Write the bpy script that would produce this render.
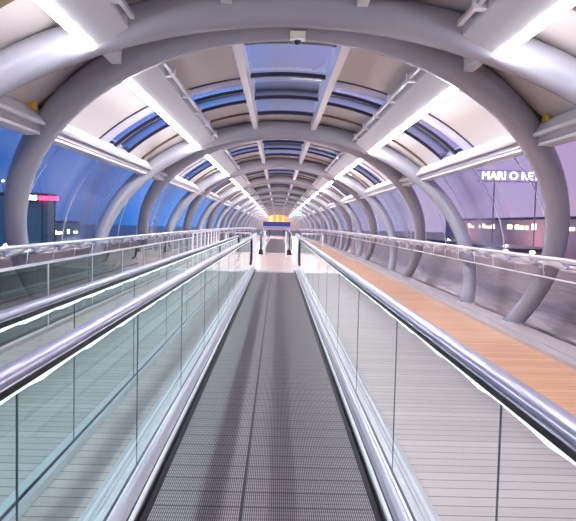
import bpy, math, random
from mathutils import Vector, Matrix
random.seed(7)
S = bpy.context.scene
COL = S.collection
for o in list(bpy.data.objects): bpy.data.objects.remove(o)

# ------------------------------------------------------------------ camera
H = 1.45
cam_d = bpy.data.cameras.new('camera'); cam = bpy.data.objects.new('camera', cam_d); COL.objects.link(cam)
cam_d.sensor_fit = 'HORIZONTAL'; cam_d.sensor_width = 36.0
cam_d.lens = 475.0/576.0*36.0
PITCH, ROLL = 0.041, 0.0225
cam.location = (0, 0, H)
cam.rotation_euler = (Matrix.Rotation(math.pi/2-PITCH, 3, 'X') @ Matrix.Rotation(ROLL, 3, 'Z')).to_euler()
cam_d.shift_x = 11.0/576.0
cam_d.shift_y = -18.5/576.0
cam_d.clip_start = 0.05; cam_d.clip_end = 600
S.camera = cam

# ------------------------------------------------------------------ colour management
S.view_settings.view_transform = 'Standard'
S.view_settings.look = 'None'
S.view_settings.gamma = 1.0
S.view_settings.use_curve_mapping = False
S.view_settings.exposure = 1.45
LIGHT_POWER = 22.0

# ------------------------------------------------------------------ world: dusk sky, blue to the left, mauve city glow to the right
W = bpy.data.worlds.new('dusk_sky'); S.world = W; W.use_nodes = True
nt = W.node_tree; nt.nodes.clear()
def N(nt, t, **kw):
    n = nt.nodes.new(t)
    for k, v in kw.items(): setattr(n, k, v)
    return n
out = N(nt, 'ShaderNodeOutputWorld'); bg = N(nt, 'ShaderNodeBackground')
tc = N(nt, 'ShaderNodeTexCoord'); sp = N(nt, 'ShaderNodeSeparateXYZ')
nt.links.new(tc.outputs['Generated'], sp.inputs[0])
mr = N(nt, 'ShaderNodeMapRange'); mr.inputs[1].default_value = -0.75; mr.inputs[2].default_value = 0.75
nt.links.new(sp.outputs['X'], mr.inputs[0])
rp = N(nt, 'ShaderNodeValToRGB')
rp.color_ramp.elements[0].position = 0.12; rp.color_ramp.elements[0].color = (0.006, 0.045, 0.155, 1)
rp.color_ramp.elements[1].position = 0.88; rp.color_ramp.elements[1].color = (0.23, 0.145, 0.215, 1)
for ps, c in ((0.28, (0.010, 0.058, 0.19)), (0.33, (0.035, 0.12, 0.36)), (0.40, (0.07, 0.13, 0.30)), (0.5, (0.13, 0.125, 0.185)), (0.66, (0.17, 0.16, 0.25)), (0.75, (0.23, 0.16, 0.24))):
    e = rp.color_ramp.elements.new(ps); e.color = (*c, 1)
nt.links.new(mr.outputs[0], rp.inputs[0])
nz = N(nt, 'ShaderNodeTexNoise'); nz.inputs['Scale'].default_value = 3.2; nz.inputs['Detail'].default_value = 4
nt.links.new(tc.outputs['Generated'], nz.inputs['Vector'])
cr = N(nt, 'ShaderNodeValToRGB')
cr.color_ramp.elements[0].position = 0.48; cr.color_ramp.elements[0].color = (0, 0, 0, 1)
cr.color_ramp.elements[1].position = 0.68; cr.color_ramp.elements[1].color = (0.6, 0.6, 0.6, 1)
nt.links.new(nz.outputs[0], cr.inputs[0])
mx = N(nt, 'ShaderNodeMixRGB'); mx.inputs[2].default_value = (0.11, 0.12, 0.27, 1)
nt.links.new(cr.outputs[0], mx.inputs[0]); nt.links.new(rp.outputs[0], mx.inputs[1])
nt.links.new(mx.outputs[0], bg.inputs[0]); bg.inputs[1].default_value = 1.0
nt.links.new(bg.outputs[0], out.inputs[0])

# ------------------------------------------------------------------ materials
def mat(name, col, rough=0.5, metal=0.0, emit=None, estr=0.0, spec=0.5):
    m = bpy.data.materials.new(name); m.use_nodes = True
    b = m.node_tree.nodes['Principled BSDF']
    b.inputs['Base Color'].default_value = (*col, 1); b.inputs['Roughness'].default_value = rough
    b.inputs['Metallic'].default_value = metal; b.inputs['Specular IOR Level'].default_value = spec
    if emit:
        b.inputs['Emission Color'].default_value = (*emit, 1); b.inputs['Emission Strength'].default_value = estr
    return m
def vary(m, scale=(1, 1, 1), amt=0.12, detail=3, nscale=6, rough_amt=0.0):
    """multiply base colour by soft noise (wear and dirt)"""
    nt = m.node_tree; b = nt.nodes['Principled BSDF']
    c = tuple(b.inputs['Base Color'].default_value)
    tc = N(nt, 'ShaderNodeTexCoord'); mp = N(nt, 'ShaderNodeMapping'); mp.inputs['Scale'].default_value = scale
    nz = N(nt, 'ShaderNodeTexNoise'); nz.inputs['Scale'].default_value = nscale; nz.inputs['Detail'].default_value = detail
    nt.links.new(tc.outputs['Object'], mp.inputs[0]); nt.links.new(mp.outputs[0], nz.inputs['Vector'])
    mx = N(nt, 'ShaderNodeMixRGB')
    mx.inputs[1].default_value = tuple(v*(1-amt) for v in c[:3])+(1,)
    mx.inputs[2].default_value = tuple(min(1, v*(1+amt)) for v in c[:3])+(1,)
    nt.links.new(nz.outputs[0], mx.inputs[0]); nt.links.new(mx.outputs[0], b.inputs['Base Color'])
    if rough_amt:
        r = b.inputs['Roughness'].default_value
        m2 = N(nt, 'ShaderNodeMapRange'); m2.inputs[3].default_value = max(0.02, r-rough_amt); m2.inputs[4].default_value = r+rough_amt
        nt.links.new(nz.outputs[0], m2.inputs[0]); nt.links.new(m2.outputs[0], b.inputs['Roughness'])
    return m
def glass(name, tint, refl=1.0, ior=1.45, rough=0.0):
    m = bpy.data.materials.new(name); m.use_nodes = True; nt = m.node_tree; nt.nodes.clear()
    o = N(nt, 'ShaderNodeOutputMaterial'); mix = N(nt, 'ShaderNodeMixShader')
    t = N(nt, 'ShaderNodeBsdfTransparent'); t.inputs[0].default_value = (*tint, 1)
    g = N(nt, 'ShaderNodeBsdfGlossy'); g.inputs['Roughness'].default_value = rough; g.inputs[0].default_value = (1, 1, 1, 1)
    f = N(nt, 'ShaderNodeFresnel'); f.inputs[0].default_value = ior
    mu = N(nt, 'ShaderNodeMath', operation='MULTIPLY'); mu.inputs[1].default_value = refl
    ge = N(nt, 'ShaderNodeNewGeometry'); iv = N(nt, 'ShaderNodeMath', operation='SUBTRACT'); iv.inputs[0].default_value = 1.0
    nt.links.new(ge.outputs['Backfacing'], iv.inputs[1])
    m2 = N(nt, 'ShaderNodeMath', operation='MULTIPLY'); nt.links.new(f.outputs[0], m2.inputs[0]); nt.links.new(iv.outputs[0], m2.inputs[1])
    nt.links.new(m2.outputs[0], mu.inputs[0]); nt.links.new(mu.outputs[0], mix.inputs[0])
    nt.links.new(t.outputs[0], mix.inputs[1]); nt.links.new(g.outputs[0], mix.inputs[2]); nt.links.new(mix.outputs[0], o.inputs[0])
    return m
def planks(name, c1, c2, cseam, width=0.083, rough=0.35):
    m = bpy.data.materials.new(name); m.use_nodes = True; nt = m.node_tree; b = nt.nodes['Principled BSDF']
    tc = N(nt, 'ShaderNodeTexCoord'); sp = N(nt, 'ShaderNodeSeparateXYZ'); nt.links.new(tc.outputs['Object'], sp.inputs[0])
    d = N(nt, 'ShaderNodeMath', operation='DIVIDE'); d.inputs[1].default_value = width; nt.links.new(sp.outputs['Y'], d.inputs[0])
    fl = N(nt, 'ShaderNodeMath', operation='FLOOR'); nt.links.new(d.outputs[0], fl.inputs[0])
    fr = N(nt, 'ShaderNodeMath', operation='FRACT'); nt.links.new(d.outputs[0], fr.inputs[0])
    wn = N(nt, 'ShaderNodeTexWhiteNoise', noise_dimensions='1D'); nt.links.new(fl.outputs[0], wn.inputs['W'])
    mp = N(nt, 'ShaderNodeMapping'); mp.inputs['Scale'].default_value = (1.2, 26, 1); nt.links.new(tc.outputs['Object'], mp.inputs[0])
    nz = N(nt, 'ShaderNodeTexNoise'); nz.inputs['Scale'].default_value = 2.5; nz.inputs['Detail'].default_value = 5; nt.links.new(mp.outputs[0], nz.inputs['Vector'])
    ad = N(nt, 'ShaderNodeMath', operation='ADD'); nt.links.new(wn.outputs['Value'], ad.inputs[0]); nt.links.new(nz.outputs[0], ad.inputs[1])
    hf = N(nt, 'ShaderNodeMath', operation='MULTIPLY'); hf.inputs[1].default_value = 0.5; nt.links.new(ad.outputs[0], hf.inputs[0])
    mx = N(nt, 'ShaderNodeMixRGB'); mx.inputs[1].default_value = (*c1, 1); mx.inputs[2].default_value = (*c2, 1); nt.links.new(hf.outputs[0], mx.inputs[0])
    lt = N(nt, 'ShaderNodeMath', operation='LESS_THAN'); lt.inputs[1].default_value = 0.07; nt.links.new(fr.outputs[0], lt.inputs[0])
    m2 = N(nt, 'ShaderNodeMixRGB'); m2.inputs[2].default_value = (*cseam, 1); nt.links.new(lt.outputs[0], m2.inputs[0]); nt.links.new(mx.outputs[0], m2.inputs[1])
    nt.links.new(m2.outputs[0], b.inputs['Base Color']); b.inputs['Roughness'].default_value = rough
    return m
def belt_material():
    m = bpy.data.materials.new('ribbed_belt'); m.use_nodes = True; nt = m.node_tree; b = nt.nodes['Principled BSDF']
    tc = N(nt, 'ShaderNodeTexCoord'); sp = N(nt, 'ShaderNodeSeparateXYZ'); nt.links.new(tc.outputs['Object'], sp.inputs[0])
    def stripe(axis, w, th):
        d = N(nt, 'ShaderNodeMath', operation='DIVIDE'); d.inputs[1].default_value = w; nt.links.new(sp.outputs[axis], d.inputs[0])
        fr = N(nt, 'ShaderNodeMath', operation='FRACT'); nt.links.new(d.outputs[0], fr.inputs[0])
        lt = N(nt, 'ShaderNodeMath', operation='LESS_THAN'); lt.inputs[1].default_value = th; nt.links.new(fr.outputs[0], lt.inputs[0])
        return lt
    a = stripe('X', 0.0105, 0.45); c = stripe('Y', 0.1335, 0.06); c2 = stripe('Y', 0.0333, 0.35)
    m0 = N(nt, 'ShaderNodeMixRGB'); m0.inputs[1].default_value = (0.36, 0.315, 0.31, 1); m0.inputs[2].default_value = (0.22, 0.188, 0.19, 1); nt.links.new(c2.outputs[0], m0.inputs[0])
    m1 = N(nt, 'ShaderNodeMixRGB'); m1.inputs[2].default_value = (0.030, 0.026, 0.032, 1); nt.links.new(a.outputs[0], m1.inputs[0]); nt.links.new(m0.outputs[0], m1.inputs[1])
    m2 = N(nt, 'ShaderNodeMixRGB'); m2.inputs[2].default_value = (0.03, 0.028, 0.03, 1); nt.links.new(c.outputs[0], m2.inputs[0]); nt.links.new(m1.outputs[0], m2.inputs[1])
    ab = N(nt, 'ShaderNodeMath', operation='ADD'); ab.inputs[1].default_value = 0.105; nt.links.new(sp.outputs['X'], ab.inputs[0])  # dark line down the belt: a shadow line painted into the colour
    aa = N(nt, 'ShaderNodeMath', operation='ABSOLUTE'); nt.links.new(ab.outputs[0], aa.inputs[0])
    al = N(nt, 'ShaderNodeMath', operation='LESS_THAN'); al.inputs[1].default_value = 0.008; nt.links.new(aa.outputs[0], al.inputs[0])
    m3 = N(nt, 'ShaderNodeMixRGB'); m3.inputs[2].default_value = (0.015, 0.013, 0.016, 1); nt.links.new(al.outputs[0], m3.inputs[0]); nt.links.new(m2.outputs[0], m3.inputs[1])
    nt.links.new(m3.outputs[0], b.inputs['Base Color']); b.inputs['Roughness'].default_value = 0.42; b.inputs['Metallic'].default_value = 0.25
    return m
M = dict(
    arch=vary(mat('arch_paint', (0.36, 0.345, 0.395), 0.24), nscale=2, amt=0.05),
    panel=vary(mat('cream_roof_panel', (0.55, 0.485, 0.475), 0.4), nscale=1.5, amt=0.06),
    white=mat('white_enamel', (0.86, 0.84, 0.86), 0.3),
    housing=mat('grey_lamp_housing', (0.58, 0.57, 0.61), 0.35),
    frit=mat('lavender_frosted_blind', (0.60, 0.55, 0.74), 0.5),
    guard=glass('dark_green_guard_glass', (0.42, 0.50, 0.48), 1.6, 1.6),
    glass_green=glass('sea_green_balustrade_glass', (0.86, 0.95, 0.94), 1.0, 1.45),
    beam=mat('pale_aluminium', (0.72, 0.70, 0.73), 0.3, 0.1),
    channel=mat('grey_channel', (0.36, 0.32, 0.37), 0.4, 0.3),
    dark=mat('dark_frame', (0.035, 0.035, 0.055), 0.35),
    brown=mat('bronze_gasket', (0.16, 0.11, 0.06), 0.4, 0.4),
    yellow=mat('yellow_bracket', (0.75, 0.47, 0.10), 0.4),
    steel=mat('brushed_steel', (0.74, 0.72, 0.76), 0.34, 0.8),
    polished=mat('polished_steel', (0.86, 0.85, 0.90), 0.12, 1.0),
    satin=mat('satin_pale_steel', (0.82, 0.80, 0.83), 0.35, 0.6),
    apron=vary(mat('pale_apron_plate', (0.80, 0.79, 0.80), 0.3, 0.2), nscale=8, amt=0.12),
    rubber=mat('glossy_handrail', (0.46, 0.45, 0.56), 0.3, 0.7, spec=1.0),
    blackgap=mat('black_rubber_edge', (0.008, 0.004, 0.008), 0.4),
    black=mat('black_plastic', (0.01, 0.01, 0.012), 0.35),
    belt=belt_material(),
    deck_grey=planks('glass_veil_grey_decking', (0.56, 0.46, 0.43), (0.80, 0.69, 0.64), (0.20, 0.13, 0.11)),  # grey veil of the balustrade glass painted into the plank colour
    deck_orange=planks('warm_timber_decking', (0.74, 0.34, 0.15), (0.95, 0.62, 0.38), (0.45, 0.2, 0.09), rough=0.3),
    landing=vary(mat('pale_pink_landing', (0.93, 0.72, 0.64), 0.25), nscale=1.2, amt=0.08),
    kerb=vary(mat('stone_kerb', (0.56, 0.49, 0.49), 0.4), nscale=4, amt=0.08),
    lower=vary(mat('mauve_wall_panel', (0.52, 0.42, 0.45), 0.2, 0.5), scale=(1, 1, 14), nscale=2.0, amt=0.35, rough_amt=0.06),
    glass_rail=glass('green_tinted_balustrade_glass', (0.93, 0.965, 0.96), 1.0, 1.45),
    glass_wall=glass('clear_wall_glass', (0.95, 0.96, 0.98), 0.8, 1.4),
    glass_roof=glass('roof_glass', (0.88, 0.9, 0.97), 1.0, 1.45),
    joint=mat('dark_glass_joint', (0.06, 0.09, 0.10), 0.4),
    seam=mat('pale_glass_seam', (0.72, 0.70, 0.80), 0.35),
    lamp=mat('lit_diffuser', (1, 1, 1), 0.5, emit=(0.93, 0.95, 1.0), estr=LIGHT_POWER),
    edge=mat('glass_reflection_glow', (0.9, 1, 0.97), 0.4, emit=(0.80, 1.0, 0.94), estr=0.42),  # glow standing in for the reflection below the handrails
)

# ------------------------------------------------------------------ helpers
CX = 0.11
def drop(y): return 0.00015*max(0.0, y-10.0)**2
def mesh(name, V, F, m, smooth=False, mats=None, fm=None):
    me = bpy.data.meshes.new(name); me.from_pydata([tuple(v) for v in V], [], F)
    for mm in (mats or [m]): me.materials.append(mm)
    if fm:
        for p, i in zip(me.polygons, fm): p.material_index = i
    if smooth:
        for p in me.polygons: p.use_smooth = True
    me.update(); return me
def link(name, me, parent=None, loc=None, label=None, cat=None, group=None, kind=None):
    o = bpy.data.objects.new(name, me); COL.objects.link(o)
    if loc is not None: o.location = loc
    if parent is not None: o.parent = parent
    for k, v in (('label', label), ('category', cat), ('group', group), ('kind', kind)):
        if v: o[k] = v
    return o
def empty(name, loc, label, cat, group=None):
    return link(name, None, None, loc, label, cat, group)
class MB:
    def __init__(s): s.V = []; s.F = []
    def add(s, V, F):
        b = len(s.V); s.V += [tuple(v) for v in V]; s.F += [tuple(i+b for i in f) for f in F]; return s
    def box(s, x0, x1, y0, y1, z0, z1):
        V = [(x, y, z) for z in (z0, z1) for y in (y0, y1) for x in (x0, x1)]
        return s.add(V, [(0, 2, 3, 1), (4, 5, 7, 6), (0, 1, 5, 4), (2, 6, 7, 3), (0, 4, 6, 2), (1, 3, 7, 5)])
    def sweep(s, prof, ys, wob=None, bend=True):
        """closed profile [(x,z)] swept along y, following the gentle fall of the tunnel"""
        n = len(prof); V = []
        for y in ys:
            dz = drop(y) if bend else 0
            w = wob(y) if wob else 0
            V += [(x, y, z-dz+w) for x, z in prof]
        F = [tuple(range(n)), tuple(range((len(ys)-1)*n, len(ys)*n))[::-1]]
        for j in range(len(ys)-1):
            for i in range(n):
                a = j*n+i; b = j*n+(i+1) % n
                F.append((a, a+n, b+n, b))
        return s.add(V, F)
    def tube(s, pts, r, seg=10, cap=True):
        """round tube along 3-D points; r a number or a list"""
        P = [Vector(p) for p in pts]; n = len(P); V = []; up0 = None
        for i in range(n):
            t = (P[min(i+1, n-1)]-P[max(i-1, 0)]).normalized()
            if up0 is None:
                up0 = Vector((0, 0, 1)) if abs(t.z) < 0.9 else Vector((0, 1, 0))
            u = (up0-t*up0.dot(t)).normalized(); w = t.cross(u); up0 = u
            rr = r[i] if isinstance(r, (list, tuple)) else r
            for k in range(seg):
                a = 2*math.pi*k/seg; V.append(P[i]+(u*math.cos(a)+w*math.sin(a))*rr)
        F = []
        for i in range(n-1):
            for k in range(seg):
                a = i*seg+k; b = i*seg+(k+1) % seg
                F.append((a, b, b+seg, a+seg))
        if cap: F += [tuple(range(seg))[::-1], tuple(range((n-1)*seg, n*seg))]
        return s.add(V, F)
    def lathe(s, prof, c=(0, 0, 0), seg=16):
        V = []; F = []; n = len(prof)
        for k in range(seg):
            a = 2*math.pi*k/seg
            V += [(c[0]+r*math.cos(a), c[1]+r*math.sin(a), c[2]+z) for r, z in prof]
        for k in range(seg):
            for i in range(n-1):
                a = k*n+i; b = ((k+1) % seg)*n+i
                F.append((a, b, b+1, a+1))
        F += [tuple(k*n for k in range(seg))[::-1], tuple(k*n+n-1 for k in range(seg))]
        return s.add(V, F)
    def patch(s, t0, t1, y0, y1, a, b, th=0.03, n=10, ny=1, cx=CX, cz=0.85):
        """curved slab on the elliptical tube between two angles"""
        V = []; F = []
        for j in range(ny+1):
            y = y0+(y1-y0)*j/ny
            for i in range(n+1):
                t = t0+(t1-t0)*i/n
                for q in (0, th):
                    V.append((cx+(a+q)*math.cos(t), y, cz+(b+q)*math.sin(t)-drop(y)))
        R = 2*(n+1)
        for j in range(ny):
            for i in range(n):
                p = j*R+2*i
                F += [(p, p+2, p+R+2, p+R), (p+1, p+R+1, p+R+3, p+3)]
            p = j*R; F.append((p, p+R, p+R+1, p+1)); p = j*R+2*n; F.append((p, p+1, p+R+1, p+R))
        for i in range(n):
            p = 2*i; F.append((p, p+1, p+3, p+2)); p = ny*R+2*i; F.append((p, p+2, p+3, p+1))
        return s.add(V, F)
    def build(s, name, m, parent=None, smooth=False, **kw):
        me = mesh(name, s.V, s.F, M[m] if isinstance(m, str) else m)
        import bmesh
        bm = bmesh.new(); bm.from_mesh(me); bmesh.ops.recalc_face_normals(bm, faces=bm.faces[:]); bm.to_mesh(me); bm.free()
        if smooth:
            for p in me.polygons: p.use_smooth = len(p.vertices) <= 4
        o = link(name, me, parent, **kw)
        return o
def yr(a, b, st=1.5):
    n = max(1, int(math.ceil((b-a)/st))); return [a+(b-a)*i/n for i in range(n+1)]
ORD = ['first', 'second', 'third', 'fourth', 'fifth', 'sixth', 'seventh', 'eighth', 'ninth', 'tenth', 'eleventh', 'twelfth', 'thirteenth', 'fourteenth', 'fifteenth']
Y0, Y1 = -6.0, 75.0
P = 5.85
MID = [4.80+P*(k-1) for k in range(-0, 14)]            # crowns of the pairs of arches; MID[1] is the first one seen

# ------------------------------------------------------------------ floor
def slab(name, x0, x1, y0, y1, z0, z1, m, **kw):
    return MB().sweep([(x0, z0), (x1, z0), (x1, z1), (x0, z1)], yr(y0, y1)).build(name, m, kind='structure', **kw)
slab('floor', CX-3.42, CX+3.42, Y0, Y1, -0.25, -0.06, 'kerb')
slab('floor_middle', -2.95, 1.92, Y0, 13.9, -0.06, 0.0, 'deck_grey')
slab('floor_walkway', 1.92, CX+3.0, Y0, 44, -0.06, 0.002, 'deck_orange')
slab('floor_landing', -2.95, 1.92, 14.3, 44, -0.06, 0.0, 'landing')
slab('floor_far', -2.95, CX+3.0, 44, Y1, -0.06, 0.0, 'landing')
slab('trim_1', -2.95, 1.92, 13.9, 14.3, -0.06, 0.004, 'satin')
for sgn, nm in ((-1, 'left'), (1, 'right')):
    a, b = CX+sgn*2.99, CX+sgn*3.46
    prof = [(a, -0.06), (a, 0.05), (a+sgn*0.02, 0.06), (a+sgn*0.12, 0.06), (a+sgn*0.125, 0.045), (a+sgn*0.14, 0.045), (a+sgn*0.145, 0.06), (b, 0.06), (b, -0.06)]
    MB().sweep(prof, yr(Y0, Y1)).build('baseboard_'+nm, 'kerb', kind='structure')

# ------------------------------------------------------------------ curved shell
A, B = 3.72, 2.82
AW, BW = 3.90, 2.95
tb, tl, te = math.acos(0.62/A), math.acos(1.86/A), math.acos(2.93/A)
tew = math.acos(2.93/AW)
def ang(z, b=BW): return math.asin((z-0.85)/b)
# lower opaque wall and upper glass
for sgn, nm in ((-1, 'left'), (1, 'right')):
    t0, t1 = ang(-0.12), ang(0.97)
    if sgn < 0: t0, t1 = math.pi-t0, math.pi-t1
    MB().patch(t0, t1, Y0, Y1, AW, BW, 0.04, 8, 54).build('wall_'+nm, 'lower', smooth=True, kind='structure')
ceil = MB()
bars = MB(); brown = MB()
win_n = 0
def seams(sgn, y0, y1, t0, t1):
    return
for k in range(0, 13):
    ym = MID[k]; ye = ym+P
    w0, w1 = ym+0.42*P, ym+0.67*P
    for sgn in (-1, 1):
        f = (lambda t: t) if sgn > 0 else (lambda t: math.pi-t)
        for ta, tz in ((tb, tl), (tl, te)):
            ceil.patch(f(ta), f(tz), ym, w0, A, B, 0.05, 8, 2)
            ceil.patch(f(ta), f(tz), w1, ye, A, B, 0.05, 8, 2)
            win_n += 1
            w = MB().patch(f(ta), f(tz), w0, w1, A+0.02, B+0.02, 0.012, 8, 1).build('window_%d' % win_n, 'glass_roof', smooth=True, kind='structure')
            fr = MB()
            for yy, wd, dp in ((w0, 0.03, 0.05), ((w0+w1)/2, 0.06, 0.05), (w1-0.03, 0.03, 0.05)):
                fr.patch(f(ta), f(tz), yy, yy+wd, A-0.015, B-0.015, dp, 8, 1)
            for q0 in (ta, tz-0.008): fr.patch(f(q0), f(q0+0.008), w0, w1, A-0.015, B-0.015, 0.05, 1, 1)
            fr.build('window_frame', 'dark', w)
            MB().patch(f(ta), f(tz), w0+0.04, w0+0.42, A+0.006, B+0.006, 0.008, 8, 1).build('blind', 'frit', w, True)
        # wall glass
        win_n += 1
        wy0, wy1 = ym, ye
        g = MB().patch(f(ang(0.97)), f(tew), wy0+0.005, wy1-0.005, AW, BW, 0.015, 12, 2).build('window_%d' % win_n, 'glass_wall', smooth=True, kind='structure')
        sm = MB()
        for q in range(4):
            yy = ym+2.05-1.4625+q*1.4625
            sm.patch(f(ang(0.97)), f(tew), yy, yy+0.022, AW-0.012, BW-0.012, 0.012, 12, 1)
            tt = f(tew-0.03)
            cl = MB(); cl.box(CX+AW*math.cos(tt)-0.07, CX+AW*math.cos(tt)+0.05, yy-0.08, yy+0.10, 0.85+BW*math.sin(tt)-0.05-drop(yy), 0.85+BW*math.sin(tt)+0.06-drop(yy))
            if k < 5: cl.build('clamp', 'dark', g)
        for q0 in (ang(0.97), tew-0.006): sm.patch(f(q0), f(q0+0.006), wy0+0.01, wy1-0.01, AW-0.012, BW-0.012, 0.012, 1, 1)
        sm.build('seam', 'seam', g)
        # bronze gasket strips across the roof beside the arches
        brown.patch(f(tb), f(te), ym+0.55, ym+0.62, A-0.03, B-0.03, 0.03, 14, 1)
        brown.patch(f(tb), f(te), ye-1.15, ye-1.08, A-0.03, B-0.03, 0.03, 14, 1)
    # centre roof lights
    edges = [ym, ym+1.08, ym+2.42, ym+3.70, ym+4.90]
    ceil.patch(tb, math.pi-tb, edges[-1], ye, A, B, 0.05, 8, 1)
    win_n += 1
    w = MB().patch(tb, math.pi-tb, ym, edges[-1], A+0.02, B+0.02, 0.012, 10, 2).build('window_%d' % win_n, 'glass_roof', smooth=True, kind='structure')
    fr = MB()
    for yy in edges[1:]: fr.patch(tb, math.pi-tb, yy-0.025, yy+0.03, A-0.03, B-0.03, 0.06, 10, 1)
    for q0 in (tb, math.pi-tb-0.008): fr.patch(q0, q0+0.008, ym, edges[-1], A-0.02, B-0.02, 0.05, 1, 1)
    fr.build('window_frame', 'dark', w)
ceil.build('ceiling', 'panel', kind='structure')
brown.build('trim_2', 'brown', kind='structure')
# closing ends of the tunnel behind the camera stays open; far end wall
MB().patch(0.0, math.pi, Y1-0.0, Y1+0.05, 0.02, 0.02, 3.9, 24, 1).build('wall_end', 'panel', kind='structure')

# ------------------------------------------------------------------ roof beams, eaves beams
tn = 2
for sgn, side in ((-1, 'left'), (1, 'right')):
    x = CX+sgn*0.62
    tn += 1
    MB().sweep([(x-0.05, 3.44), (x+0.05, 3.44), (x+0.06, 3.66), (x-0.06, 3.66)], yr(Y0, Y1)).build('trim_%d' % tn, 'beam', kind='structure')
    e = lambda q: CX+sgn*q
    tn += 1
    MB().sweep([(e(2.70), 2.50), (e(2.72), 2.47), (e(3.02), 2.47), (e(3.02), 2.62), (e(2.90), 2.70), (e(2.80), 2.62)], yr(Y0, Y1)).build('trim_%d' % tn, 'beam', kind='structure')
    tn += 1
    MB().sweep([(e(2.78), 2.41), (e(3.0), 2.41), (e(3.0), 2.468), (e(2.78), 2.468)], yr(Y0, Y1)).build('trim_%d' % tn, 'channel', kind='structure')
    tn += 1
    MB().sweep([(e(2.80), 2.375), (e(2.98), 2.375), (e(2.98), 2.408), (e(2.80), 2.408)], yr(Y0, Y1)).build('trim_%d' % tn, 'white', kind='structure')

# ------------------------------------------------------------------ steel arches
def arch_mesh(s):
    pts = []
    t0 = ang(-0.02, 2.65)
    n = 56
    for i in range(n+1):
        t = t0+(math.pi-2*t0)*i/n
        z = 0.85+2.65*math.sin(t)
        pts.append((3.55*math.cos(t), s*(3.5-z)+(0.2*((3.5-z)/3.5)**4 if s > 0 else 0), z))
    mb = MB().tube(pts, [0.118+0.054*min(1, max(0, (p[2]-0.3)/2.9))**1.2 for p in pts], 20)
    me = mesh('steel_arch', mb.V, mb.F, M['arch'], True)
    return me
ARCH_A, ARCH_B = arch_mesh(-0.53), arch_mesh(0.52)
def foot_mesh(s, sgn):
    z = 0.06; t = ang(z, 2.65); x = sgn*3.55*math.cos(t); y = s*(3.5-z)+(0.2*((3.5-z)/3.5)**4 if s > 0 else 0)
    mb = MB().lathe([(0.16, 0.0), (0.16, 0.02), (0.0, 0.02)], (x, y, z), 20)
    return mesh('base_plate', mb.V, mb.F, M['satin'])
FEET = {(s, g): foot_mesh(s, g) for s in (-0.53, 0.52) for g in (-1, 1)}
for k, ym in enumerate(MID):
    where = 'just overhead' if k == 0 else ORD[k-1]+' pair'
    for s, me, dy, lb in ((-0.53, ARCH_A, -0.174, 'pale steel tube arch with feet leaning towards the viewer, '), (0.52, ARCH_B, 0.174, 'shaded grey steel tube arch with feet leaning away, ')):
        y = ym+dy
        if k == 13 and s > 0: continue
        o = link('steel_arch', me, None, (CX, y, -drop(y)), lb+where, 'arch', 'tilted steel arches carrying the tunnel roof')
        if k < 6:
            for g in (-1, 1): link('base_plate', FEET[(s, g)], o)

# ------------------------------------------------------------------ ceiling lights
def light_set(k, sgn):
    ys, ye = MID[k]+0.50, MID[k+1]-0.47
    c = CX+0.01+sgn*1.83
    side = 'left' if sgn < 0 else 'right'
    L = ye-ys
    o = empty('ceiling_light', (c, ys, 2.98-drop(ys)), '%s lit strip light from the viewer along the %s side of the roof' % (
        ORD[k], side), 'light', 'strip lights along the roof')
    i = -sgn
    def rel(mb, name, m, smooth=False):
        V = [(x-c, y-ys, z-2.98+drop(ys)) for x, y, z in mb.V]
        mb.V = V; return mb.build(name, m, o, smooth)
    rel(MB().sweep([(c-0.03, 2.965), (c+0.03, 2.965), (c+0.03, 3.0), (c-0.03, 3.0)], yr(ys, ye)), 'diffuser', 'lamp')
    rel(MB().sweep([(c-0.05*i, 3.001), (c+0.06*i, 3.001), (c+0.33*i, 3.16), (c+0.33*i, 3.26), (c-0.05*i, 3.26)], yr(ys-0.0, ye)), 'housing', 'housing')
    rel(MB().sweep([(c+0.40*i-0.02, 3.20), (c+0.40*i+0.02, 3.20), (c+0.40*i+0.02, 3.24), (c+0.40*i-0.02, 3.24)], yr(ys+0.1, ye-0.1)), 'conduit', 'steel')
    if k < 4:
        for q in range(5):
            y = ys+L*(q+0.5)/5; dz = drop(y)
            rel(MB().box(c+0.30*i-0.0, c+0.44*i, y-0.03, y+0.03, 3.17-dz, 3.28-dz), 'bracket', 'beam')
    # short blank link that carries the line between the two arches
for k in range(0, 13):
    for sgn in (-1, 1): light_set(k, sgn)
for sgn in (-1, 1):
    tn += 1
    c = CX+0.01+sgn*1.83
    mb = MB()
    mb.sweep([(c-0.05, 3.06), (c+0.05, 3.06), (c+0.08, 3.28), (c-0.08, 3.28)], yr(Y0, Y1))
    mb.build('trim_%d' % tn, 'beam', kind='structure')

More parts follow.
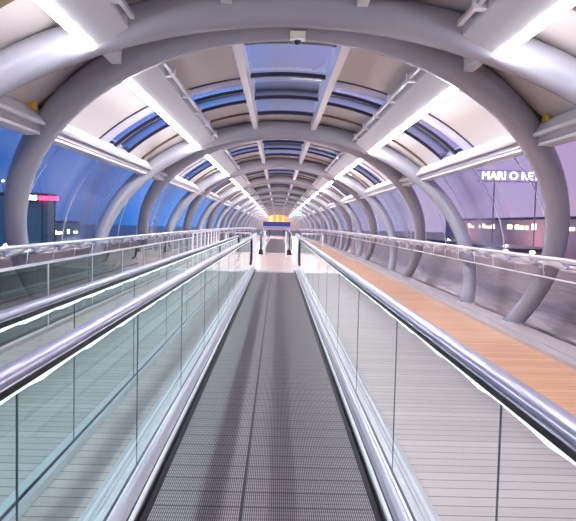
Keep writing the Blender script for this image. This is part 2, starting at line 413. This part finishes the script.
# ------------------------------------------------------------------ travelators
def travelator(cx, y0, y1, label, group, first_joint=None, light=True, sides=(-1, 1)):  # light: glowing strip imitating the glass reflection, not a lamp
    single = len(sides) == 1
    o = empty('balustrade' if single else 'travelator', (cx+(0.724*sides[0] if single else 0), (y0+y1)/2, -drop((y0+y1)/2)), label, 'balustrade' if single else 'travelator', group)
    ox, oy, oz = o.location
    def put(mb, name, m, smooth=False, parent=None):
        mb.V = [(x-ox, y-oy, z-oz) for x, y, z in mb.V]
        return mb.build(name, m, parent or o, smooth)
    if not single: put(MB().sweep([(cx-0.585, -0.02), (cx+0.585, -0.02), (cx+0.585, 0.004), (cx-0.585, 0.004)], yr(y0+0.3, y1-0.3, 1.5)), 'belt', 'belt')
    cp = MB()
    for a, b in ((y0, y0+0.32), (y1-0.32, y1+0.15)): cp.sweep([(cx-0.585, -0.02), (cx+0.585, -0.02), (cx+0.585, 0.012), (cx-0.585, 0.012)], [a, b])
    if not single: put(cp, 'comb_plate', 'satin')
    for sg in sides:
        X = lambda q: cx+sg*q
        ys = yr(y0, y1+0.3)
        if not single:
          put(MB().sweep([(X(0.588), -0.02), (X(0.597), -0.02), (X(0.600), 0.035), (X(0.592), 0.035)], ys), 'skirt', 'blackgap')
          put(MB().sweep([(X(0.600), -0.02), (X(0.600), 0.030), (X(0.606), 0.044), (X(0.622), 0.046), (X(0.624), -0.02)], ys), 'skirt_trim', 'white')
          put(MB().sweep([(X(0.556), -0.02), (X(0.587), -0.02), (X(0.587), 0.012), (X(0.575), 0.014), (X(0.556), 0.008)], ys), 'edge_shadow_strip', 'blackgap')  # dark strip modelled in place of the shadow along the belt edge
          put(MB().sweep([(X(0.6245), -0.02), (X(0.6335), -0.02), (X(0.6335), 0.041), (X(0.6245), 0.041)], ys), 'seam_strip', 'blackgap')
          d = put(MB().sweep([(X(0.634), -0.02), (X(0.634), 0.036), (X(0.640), 0.042), (X(0.652), 0.058), (X(0.675), 0.066), (X(0.690), 0.064), (X(0.692), 0.058), (X(0.696), 0.058), (X(0.698), 0.066), (X(0.712), 0.066), (X(0.714), -0.02)], ys), 'deck_cover', 'steel')
          put(MB().sweep([(X(0.735), -0.02), (X(0.735), 0.050), (X(0.775), 0.046), (X(0.777), 0.036), (X(0.781), 0.036), (X(0.783), 0.044), (X(0.865), 0.030), (X(0.87), -0.02)], ys), 'outer_apron', 'apron')
        else:
          for a, b in ((0.660, 0.7155), (0.7335, 0.765)): put(MB().sweep([(X(a), -0.02), (X(a), 0.05), (X(b), 0.05), (X(b), -0.02)], ys), 'kerb', 'apron')
        put(MB().sweep([(X(0.716), -0.02), (X(0.716), 0.055), (X(0.733), 0.055), (X(0.733), -0.02)], ys), 'glass_seal', 'blackgap')
        # glass panels, each with a dark joint
        js = first_joint if first_joint is not None else y0+1.1
        edges = []
        j = js
        while j > y0+0.5: j -= 1.235
        while j < y1-0.2:
            edges.append(j); j += 1.235
        edges = [max(e, y0) for e in edges]+[y1]
        for q in range(len(edges)-1):
            a, b = edges[q], edges[q+1]
            if b-a < 0.2: continue
            gp = put(MB().sweep([(X(0.718), 0.05), (X(0.730), 0.05), (X(0.730), 0.945), (X(0.718), 0.945)], [a+0.002, b-0.002]), 'glass_panel', 'glass_green' if sg < 0 or single else 'glass_rail')
            if b < y1: put(MB().sweep([(X(0.722), 0.06), (X(0.727), 0.06), (X(0.727), 0.922), (X(0.722), 0.922)], [b-0.0015, b+0.0015]), 'joint', 'joint', parent=gp)
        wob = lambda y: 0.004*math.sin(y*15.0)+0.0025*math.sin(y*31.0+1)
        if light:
            put(MB().sweep([(X(0.716), 0.924), (X(0.732), 0.924), (X(0.732), 0.940), (X(0.716), 0.940)], yr(y0+0.2, y1-0.3, 0.08), wob), 'reflection_strip', 'edge')  # glowing wavy strip imitates a reflection in the glass, not a lamp
        # handrail loop: path in y-z with rounded newel ends
        r = 0.40; zt = 0.995
        path = []
        for q in range(13):
            a = -math.pi/2+math.pi*q/12*0.999
            path.append((y1-0.1+r*math.cos(a)*1.0, zt-r+r*math.sin(a)))
        path2 = []
        for q in range(13):
            a = math.pi/2+math.pi*q/12
            path2.append((y0+0.1+r*math.cos(a), zt-r+r*math.sin(a)))
        full = path+[(y, zt) for y in reversed(yr(y0+0.4, y1-0.4))]+path2
        def railsweep(prof, pts):
            V = []; F = []; n = len(prof)
            for i, (y, z) in enumerate(pts):
                p = pts[max(i-1, 0)]; q2 = pts[min(i+1, len(pts)-1)]
                ty, tz = q2[0]-p[0], q2[1]-p[1]; L = math.hypot(ty, tz); ty /= L; tz /= L
                ny, nz = tz, -ty          # outward normal
                if i == 0: pass
                for px, pn in prof: V.append((X(0.724)+px, y+ny*pn, z+nz*pn-drop(y)))
            for i in range(len(pts)-1):
                for k2 in range(n):
                    a = i*n+k2; b = i*n+(k2+1) % n
                    F.append((a, b, b+n, a+n))
            F += [tuple(range(n))[::-1], tuple(range((len(pts)-1)*n, len(pts)*n))]
            m = MB(); m.add(V, F); return m
        top = [(-0.038, -0.008), (-0.040, 0.004), (-0.034, 0.013), (-0.022, 0.018), (0, 0.0195), (0.022, 0.018), (0.034, 0.013), (0.040, 0.004), (0.038, -0.008)]
        # orient so +n is outward of the loop (up on the top run)
        h = put(railsweep(top, full), 'handrail', 'rubber', True)
        put(railsweep([(-0.0415, -0.014), (0.0415, -0.014), (0.0415, -0.008), (-0.0415, -0.008)], full), 'handrail_edge', 'polished', parent=h)
        put(railsweep([(-0.028, -0.046), (0.028, -0.046), (0.037, -0.015), (-0.037, -0.015)], full), 'handrail_guide', 'blackgap', parent=h)
    return o
TC = -0.043
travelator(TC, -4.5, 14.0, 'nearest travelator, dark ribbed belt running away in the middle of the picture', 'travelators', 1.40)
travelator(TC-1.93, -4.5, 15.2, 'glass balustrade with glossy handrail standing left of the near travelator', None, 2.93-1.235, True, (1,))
travelator(TC, 22.5, 48.0, 'far travelator beyond the pink landing, straight ahead', 'travelators', None, False)

# ------------------------------------------------------------------ wall handrails
def wall_rail(sgn):
    side = 'left' if sgn < 0 else 'right'
    x = CX+sgn*3.22
    o = empty('wall_handrail', (x, 0, 0), 'pale tubular handrail with row of curved fins along the %s wall' % side, 'handrail', None)
    def put(mb, name, m, smooth=False):
        mb.V = [(a-x, b, c) for a, b, c in mb.V]; return mb.build(name, m, o, smooth)
    ys = yr(-2, 73)
    put(MB().tube([(x, y, 1.085-drop(y)) for y in ys], 0.026, 10), 'top_rail', 'satin', True)
    put(MB().tube([(x+sgn*0.02, y, 0.845-drop(y)) for y in ys], 0.010, 8), 'lower_rail', 'satin', True)
    put(MB().tube([(x+sgn*0.13, y, 1.0-drop(y)) for y in ys], 0.020, 8), 'back_rail', 'satin', True)
    # one fin, copied
    pts = [(0.02*sgn, 0.0, -0.10), (0.05*sgn, 0.03, -0.085), (0.10*sgn, 0.18, -0.075), (0.13*sgn, 0.36, -0.065), (0.10*sgn, 0.46, -0.05), (0.03*sgn, 0.50, -0.02)]
    f = MB().tube(pts, [0.012, 0.035, 0.052, 0.055, 0.034, 0.012], 10)
    f.tube([(0.03*sgn, 0.50, -0.02), (0.02*sgn, 0.42, -0.235)], 0.006, 6)
    f.tube([(0.02*sgn, 0.0, -0.10), (0.0, 0.06, -0.02)], 0.008, 6)
    fm = mesh('fin', f.V, f.F, M['satin'], True)
    y = 0.6; n = 0
    while n < 98 and y < 72:
        link('fin', fm, o, (0, y, 1.085-drop(y))); y += 0.70; n += 1
    for k in range(1, 9):
        for s, dy in ((-0.53, -0.174), (0.52, 0.174)):
            z = 1.02; yy = MID[k]+dy+s*(3.5-z); dz = drop(yy)
            t = ang(z, 2.65); ax = CX+sgn*(3.55*math.cos(t)-0.11)
            br = MB().tube([(ax, yy, 1.0-dz), (x+sgn*0.06, yy, 0.98-dz), (x, yy-0.02, 1.075-dz)], [0.035, 0.028, 0.018], 8)
            br.lathe([(0.05, -0.05), (0.055, 0.0), (0.05, 0.05)], (ax-sgn*0.02, yy, 0.98-dz), 10)
            put(br, 'bracket', 'steel', True)
wall_rail(-1); wall_rail(1)

# glass guard along the left wall
o = empty('glass_guard', (-2.93, 0, 0), 'low dark green glass guard in front of the left wall, under its handrail', 'guard')
for q in range(12):
    a = -1.2+q*1.45
    MB().sweep([(0.0, 0.0), (0.012, 0.0), (0.012, 0.86), (0.0, 0.86)], [a+0.004, a+0.7, a+1.446]).build('glass_panel', 'guard', o)
    MB().sweep([(-0.012, 0.0), (0.022, 0.0), (0.022, 0.86), (-0.012, 0.86)], [a+1.44, a+1.456]).build('post', 'satin', o)
MB().sweep([(-0.012, 0.862), (0.024, 0.862), (0.024, 0.884), (-0.012, 0.884)], yr(-1.2, 16.2)).build('cap_rail', 'satin', o)

# yellow brackets where the arches meet the eaves
for sgn, side in ((-1, 'left'), (1, 'right')):
    for k in range(1, 6):
        z = 2.62; y = MID[k]+0.165+0.52*(3.5-z)-0.27
        dz = drop(y)
        x = CX+sgn*2.80
        mb = MB().add([(x-0.02, y, z-dz), (x+0.02, y, z-dz), (x+0.02, y+0.16, z-dz), (x-0.02, y+0.16, z-dz), (x-0.02+sgn*0.02, y+0.12, z+0.16-dz), (x+0.02+sgn*0.02, y+0.12, z+0.16-dz)],
                      [(0, 1, 2, 3), (0, 4, 5, 1), (1, 5, 2), (0, 3, 4), (3, 2, 5, 4)])
        mb.build('eaves_bracket', 'yellow', label='small yellow bracket on the %s eaves beam against the %s shaded arch' % (side, ORD[k-1]), cat='bracket', group='yellow eaves brackets')

# ------------------------------------------------------------------ dome camera on the first crown
o = empty('dome_camera', (0.16, 4.80, 3.325), 'cream dome security camera hanging under the crown of the nearest arches', 'camera')
MB().box(-0.075, 0.075, -0.055, 0.055, -0.05, 0.01).build('housing', mat('cream_plastic', (0.80, 0.75, 0.60), 0.4), o)
MB().lathe([(0.062, -0.048), (0.060, -0.058), (0.045, -0.072)], (0, 0, 0), 20).build('collar', 'white', o, True)
MB().lathe([(0.042, -0.068), (0.038, -0.085), (0.026, -0.098), (0.0, -0.104)], (0, 0, 0), 20).build('dome', mat('smoked_dome', (0.01, 0.01, 0.01), 0.08), o, True)

# ------------------------------------------------------------------ landing furniture
def stanchion(x, y, lb):
    z = -drop(y)
    o = empty('stanchion', (x, y, z), lb, 'stanchion', 'black stanchions on the landing')
    MB().lathe([(0.13, 0), (0.13, 0.03), (0.09, 0.07), (0.10, 0.16), (0.05, 0.24), (0.03, 0.27)], (0, 0, 0), 18).build('base', 'black', o, True)
    MB().lathe([(0.028, 0.27), (0.028, 0.88), (0.034, 0.90), (0.034, 0.93)], (0, 0, 0), 14).build('pole', 'black', o, True)
stanchion(-0.74, 21.8, 'black stanchion with heavy foot left of the far travelator entrance')
stanchion(0.57, 21.8, 'black stanchion with heavy foot right of the far travelator entrance')
def barrier(x0, y0, x1, y1, lb, h=1.05):
    z = -drop(y0)
    o = empty('glass_barrier', (x0, y0, z), lb, 'barrier', 'glass barriers on the landing')
    dx, dy = x1-x0, y1-y0; L = math.hypot(dx, dy); n = max(1, round(L/0.8))
    for q in range(n+1):
        f = q/n
        MB().lathe([(0.05, 0), (0.05, 0.015), (0.024, 0.02), (0.024, h)], (dx*f, dy*f, 0), 12).build('post', 'satin', o, True)
    MB().tube([(0, 0, h), (dx, dy, h)], 0.026, 10).build('cap_rail', 'satin', o, True)
    ux, uy = dx/L, dy/L
    for q in range(n):
        a = (q+0.08)/n; b = (q+0.92)/n
        nx, ny = -uy*0.005, ux*0.005
        V = []
        for zz in (0.1, h-0.06):
            for f in (a, b):
                V += [(dx*f+nx, dy*f+ny, zz), (dx*f-nx, dy*f-ny, zz)]
        MB().add(V, [(0, 1, 3, 2), (4, 6, 7, 5), (0, 2, 6, 4), (1, 5, 7, 3), (0, 4, 5, 1), (2, 3, 7, 6)]).build('glass_panel', 'glass_rail', o)
barrier(-0.76, 14.9, -0.76, 17.2, 'glass barrier on posts continuing the left balustrade of the near travelator')
barrier(0.69, 14.9, 0.69, 17.2, 'glass barrier on posts continuing the right balustrade of the near travelator')
barrier(-1.85, 17.2, -0.95, 17.2, 'glass barrier standing across the landing left of centre')
barrier(0.95, 18.2, 1.75, 18.2, 'glass barrier standing across the landing right of centre')
barrier(-0.55, 20.2, -0.55, 22.0, 'low glass barrier leading into the far travelator on its left')
barrier(0.40, 20.2, 0.40, 22.0, 'low glass barrier leading into the far travelator on its right')
barrier(-2.70, 15.2, -2.70, 22.0, 'glass barrier on posts along the left wall of the landing')

# ------------------------------------------------------------------ far end: glowing orange display above a blue banner
yd = 73.5; zd = -drop(yd)
o = empty('orange_display', (0.0, yd, zd+2.2), 'fan shaped orange glowing display above the blue banner at the tunnel end', 'display')
mo = mat('orange_glow', (0.9, 0.3, 0.1), 0.4, emit=(1.0, 0.12, 0.02), estr=0.7); my = mat('amber_glow', (0.9, 0.6, 0.2), 0.4, emit=(1.0, 0.32, 0.06), estr=0.95)
for q in range(11):
    x = -1.45+q*0.29; hh = 0.92*math.sqrt(max(0.05, 1-(x/1.75)**2))
    MB().box(x-0.12, x+0.12, -0.05, 0.05, 0, hh+0.1).build('panel', my if q in (1, 2, 5, 8) else mo, o)
o = empty('banner', (0.0, yd-0.2, zd+1.55), 'dark blue banner board beneath the orange display', 'banner')
MB().box(-2.2, 2.0, -0.04, 0.04, -0.35, 0.62).build('board', mat('navy_board', (0.02, 0.03, 0.22), 0.4), o)
MB().box(-2.2, 2.0, -0.06, -0.041, -0.30, -0.10).build('stripe', mat('pale_blue', (0.3, 0.4, 0.75), 0.4), o)
for q in (-2.1, 1.9): MB().box(q-0.05, q+0.05, -0.03, 0.03, -1.55, -0.36).build('post', 'satin', o)
o = empty('hanging_sign', (1.75, 42.0, 1.62-drop(42)), 'small pale green sign board hanging from the right side of the far roof', 'sign')
MB().box(-0.35, 0.35, -0.03, 0.03, 0.62, 0.92).build('board', mat('pale_green_sign', (0.3, 0.75, 0.65), 0.4, emit=(0.3, 0.9, 0.75), estr=0.4), o)
MB().tube([(-0.3, 0, 0.92), (-0.3, 0, 1.42)], 0.012, 6).tube([(0.3, 0, 0.92), (0.3, 0, 1.42)], 0.012, 6).build('hanger', 'satin', o)

# ------------------------------------------------------------------ outside
GZ = -5.0
MB().box(-320, 320, -60, 500, GZ-0.5, GZ).build('ground', vary(mat('dark_apron_ground', (0.035, 0.055, 0.075), 0.35), nscale=0.3, amt=0.3), label='dark tarmac ground far below on both sides of the tunnel', cat='ground', kind='structure')
def building(x0, x1, y0, y1, h, m, lb, rows=2, lit=None, name='building'):
    cx, cy = (x0+x1)/2, (y0+y1)/2
    o = empty(name, (cx, cy, GZ), lb, 'building')
    MB().box(x0-cx, x1-cx, y0-cy, y1-cy, 0, h).build('wall', m, o)
    MB().box(x0-cx-0.1, x1-cx+0.1, y0-cy-0.1, y1-cy+0.1, h+0.01, h+0.45).build('roof', 'dark', o)
    if lit:
        lm = mat('lit_window', (0.9, 0.8, 0.5), 0.5, emit=lit[0], estr=lit[1])
        fx = (x0-cx-0.06) if cx > 0 else (x1-cx+0.02)
        for r in range(rows):
            z = lit[2]+r*3.2; y = y0-cy+0.4
            while y < y1-cy-2:
                w = random.uniform(0.8, 2.4)
                if random.random() < 0.75: MB().box(fx, fx+0.05, y, y+w, z, z+random.uniform(0.5, 1.1)).build('window', lm, o)
                y += w+random.uniform(0.3, 1.2)
    return o
teal = mat('dark_teal_cladding', (0.10, 0.30, 0.36), 0.4); mauve = vary(mat('mauve_cladding', (0.92, 0.48, 0.48), 0.5), nscale=0.2, amt=0.2)
b1 = building(-41, -29.0, 60, 62, 9.0, teal, 'low teal building with a red sign seen through the left glass')
building(-120, -52, 110, 125, 5.2, teal, 'long dark building low on the left horizon', 1, ((1, 0.9, 0.7), 3, 2.5))
building(46, 60, 40, 130, 8.0, mauve, 'long mauve terminal with a warm lit window band seen through the right glass', 1, ((1.0, 0.86, 0.5), 1.2, 6.2))
building(30, 36, 60, 120, 3.4, mat('rust_cladding', (0.45, 0.12, 0.10), 0.5), 'low rust red shed in front of the mauve terminal', 1, ((0.4, 1.0, 0.8), 2.5, 1.2))
# red sign with white letters on the teal building
def text_mesh(body, size, name, m, depth=0.05):
    cu = bpy.data.curves.new(name, 'FONT'); cu.body = body; cu.size = size; cu.extrude = depth
    cu.align_x = 'CENTER'; cu.align_y = 'CENTER'
    ob = bpy.data.objects.new(name, cu); COL.objects.link(ob)
    dg = bpy.context.evaluated_depsgraph_get(); me = bpy.data.meshes.new_from_object(ob.evaluated_get(dg))
    bpy.data.objects.remove(ob); me.materials.clear(); me.materials.append(m); return me
o = empty('roadside_sign', (-28.6, 59.55, 3.85), 'bright red light bar with white lettering beside it on the teal building', 'sign')
MB().box(-1.25, 1.05, -0.1, 0.29, -0.25, 0.25).build('red_bar', mat('red_neon', (1, 0.05, 0.1), 0.5, emit=(1.0, 0.03, 0.10), estr=2.2), o)
MB().box(-3.1, -1.45, 0.0, 0.29, -0.55, 0.65).build('backing', 'dark', o)
me = text_mesh('ms', 1.3, 'lettering', mat('white_neon', (1, 1, 1), 0.5, emit=(1, 1, 1), estr=3))
t = link('lettering', me, o, (-2.2, -0.12, 0.12)); t.rotation_euler = (math.pi/2, 0, 0)
pm = MB().tube([(-0.9, 0.05, GZ-3.85), (-0.9, 0.05, -0.2)], 0.08, 8).build('post', 'dark', o)
MB().tube([(0.7, 0.05, GZ-3.85), (0.7, 0.05, -0.2)], 0.08, 8).build('post', 'dark', o)
o = empty('rooftop_sign', (39.85, 82.0, 10.3), 'white glowing lettering high outside the right hand glass', 'sign')
me = text_mesh('MARI O REY', 1.85, 'lettering', mat('white_neon_large', (1, 1, 1), 0.5, emit=(1, 1, 1), estr=2.2))
t = link('lettering', me, o, (0, 0, 0)); t.rotation_euler = (math.pi/2, 0, 0)
fr = MB()
for q in (-2.6, 4.6): fr.tube([(q, 0.3, GZ-10.3), (q, 0.3, 0.9)], 0.12, 8)
fr.tube([(-5.6, 0.3, -0.9), (5.6, 0.3, -0.9)], 0.1, 8); fr.tube([(-5.6, 0.3, 0.9), (5.6, 0.3, 0.9)], 0.1, 8)
fr.build('frame', mat('mauve_frame', (0.30, 0.22, 0.32), 0.5), o)
# lamps on posts outside
for x, y, z, c, lb in ((-32, 56, -2.2, (1, 1, 1), 'nearer white apron lamp left of the tunnel'), (-46, 90, -1.5, (0.8, 1, 1), 'middle white apron lamp left of the tunnel'), (-60, 104, 9.0, (0.9, 1, 1), 'tall white flood lamp left of the tunnel'),
                       (28, 52, -1.4, (0.5, 1, 0.85), 'nearer green apron lamp right of the tunnel'), (27, 56, -1.5, (1, 0.85, 0.5), 'middle amber apron lamp right of the tunnel')):
    o = empty('apron_lamp', (x, y, GZ), lb, 'lamp', 'apron lamps outside')
    MB().tube([(0, 0, 0), (0, 0, z-GZ)], 0.08, 8).build('pole', 'dark', o)
    MB().lathe([(0.0, -0.22), (0.2, -0.15), (0.28, 0), (0.2, 0.15), (0.0, 0.22)], (0, 0, z-GZ+0.2), 12).build('lamp_head', mat('lamp_glow', (1, 1, 1), 0.5, emit=c, estr=6), o)

for q, (x, y) in enumerate(((40.5, 58), (40.5, 84), (40.5, 112))):  # added lamps, put in only to brighten the terminal front
    o = empty('added_fill_lamp', (x, y, GZ), ORD[q]+' added pink fill lamp on a mast brightening the terminal front', 'lamp', 'added fill lamps before the terminal')
    MB().tube([(0, 0, 0), (0, 0, 4.0)], 0.08, 8).build('added_lamp_mast', 'dark', o)
    MB().lathe([(0.05, 4.0), (0.22, 4.1), (0.25, 4.16), (0.0, 4.18)], (0, 0, 0), 12).build('lamp_head', 'dark', o)
    ld = bpy.data.lights.new('fill_light', 'POINT'); ld.energy = 300; ld.color = (1.0, 0.80, 0.80); ld.shadow_soft_size = 0.3
    lo = link('fill_light', ld, o, (0, 0, 4.7))
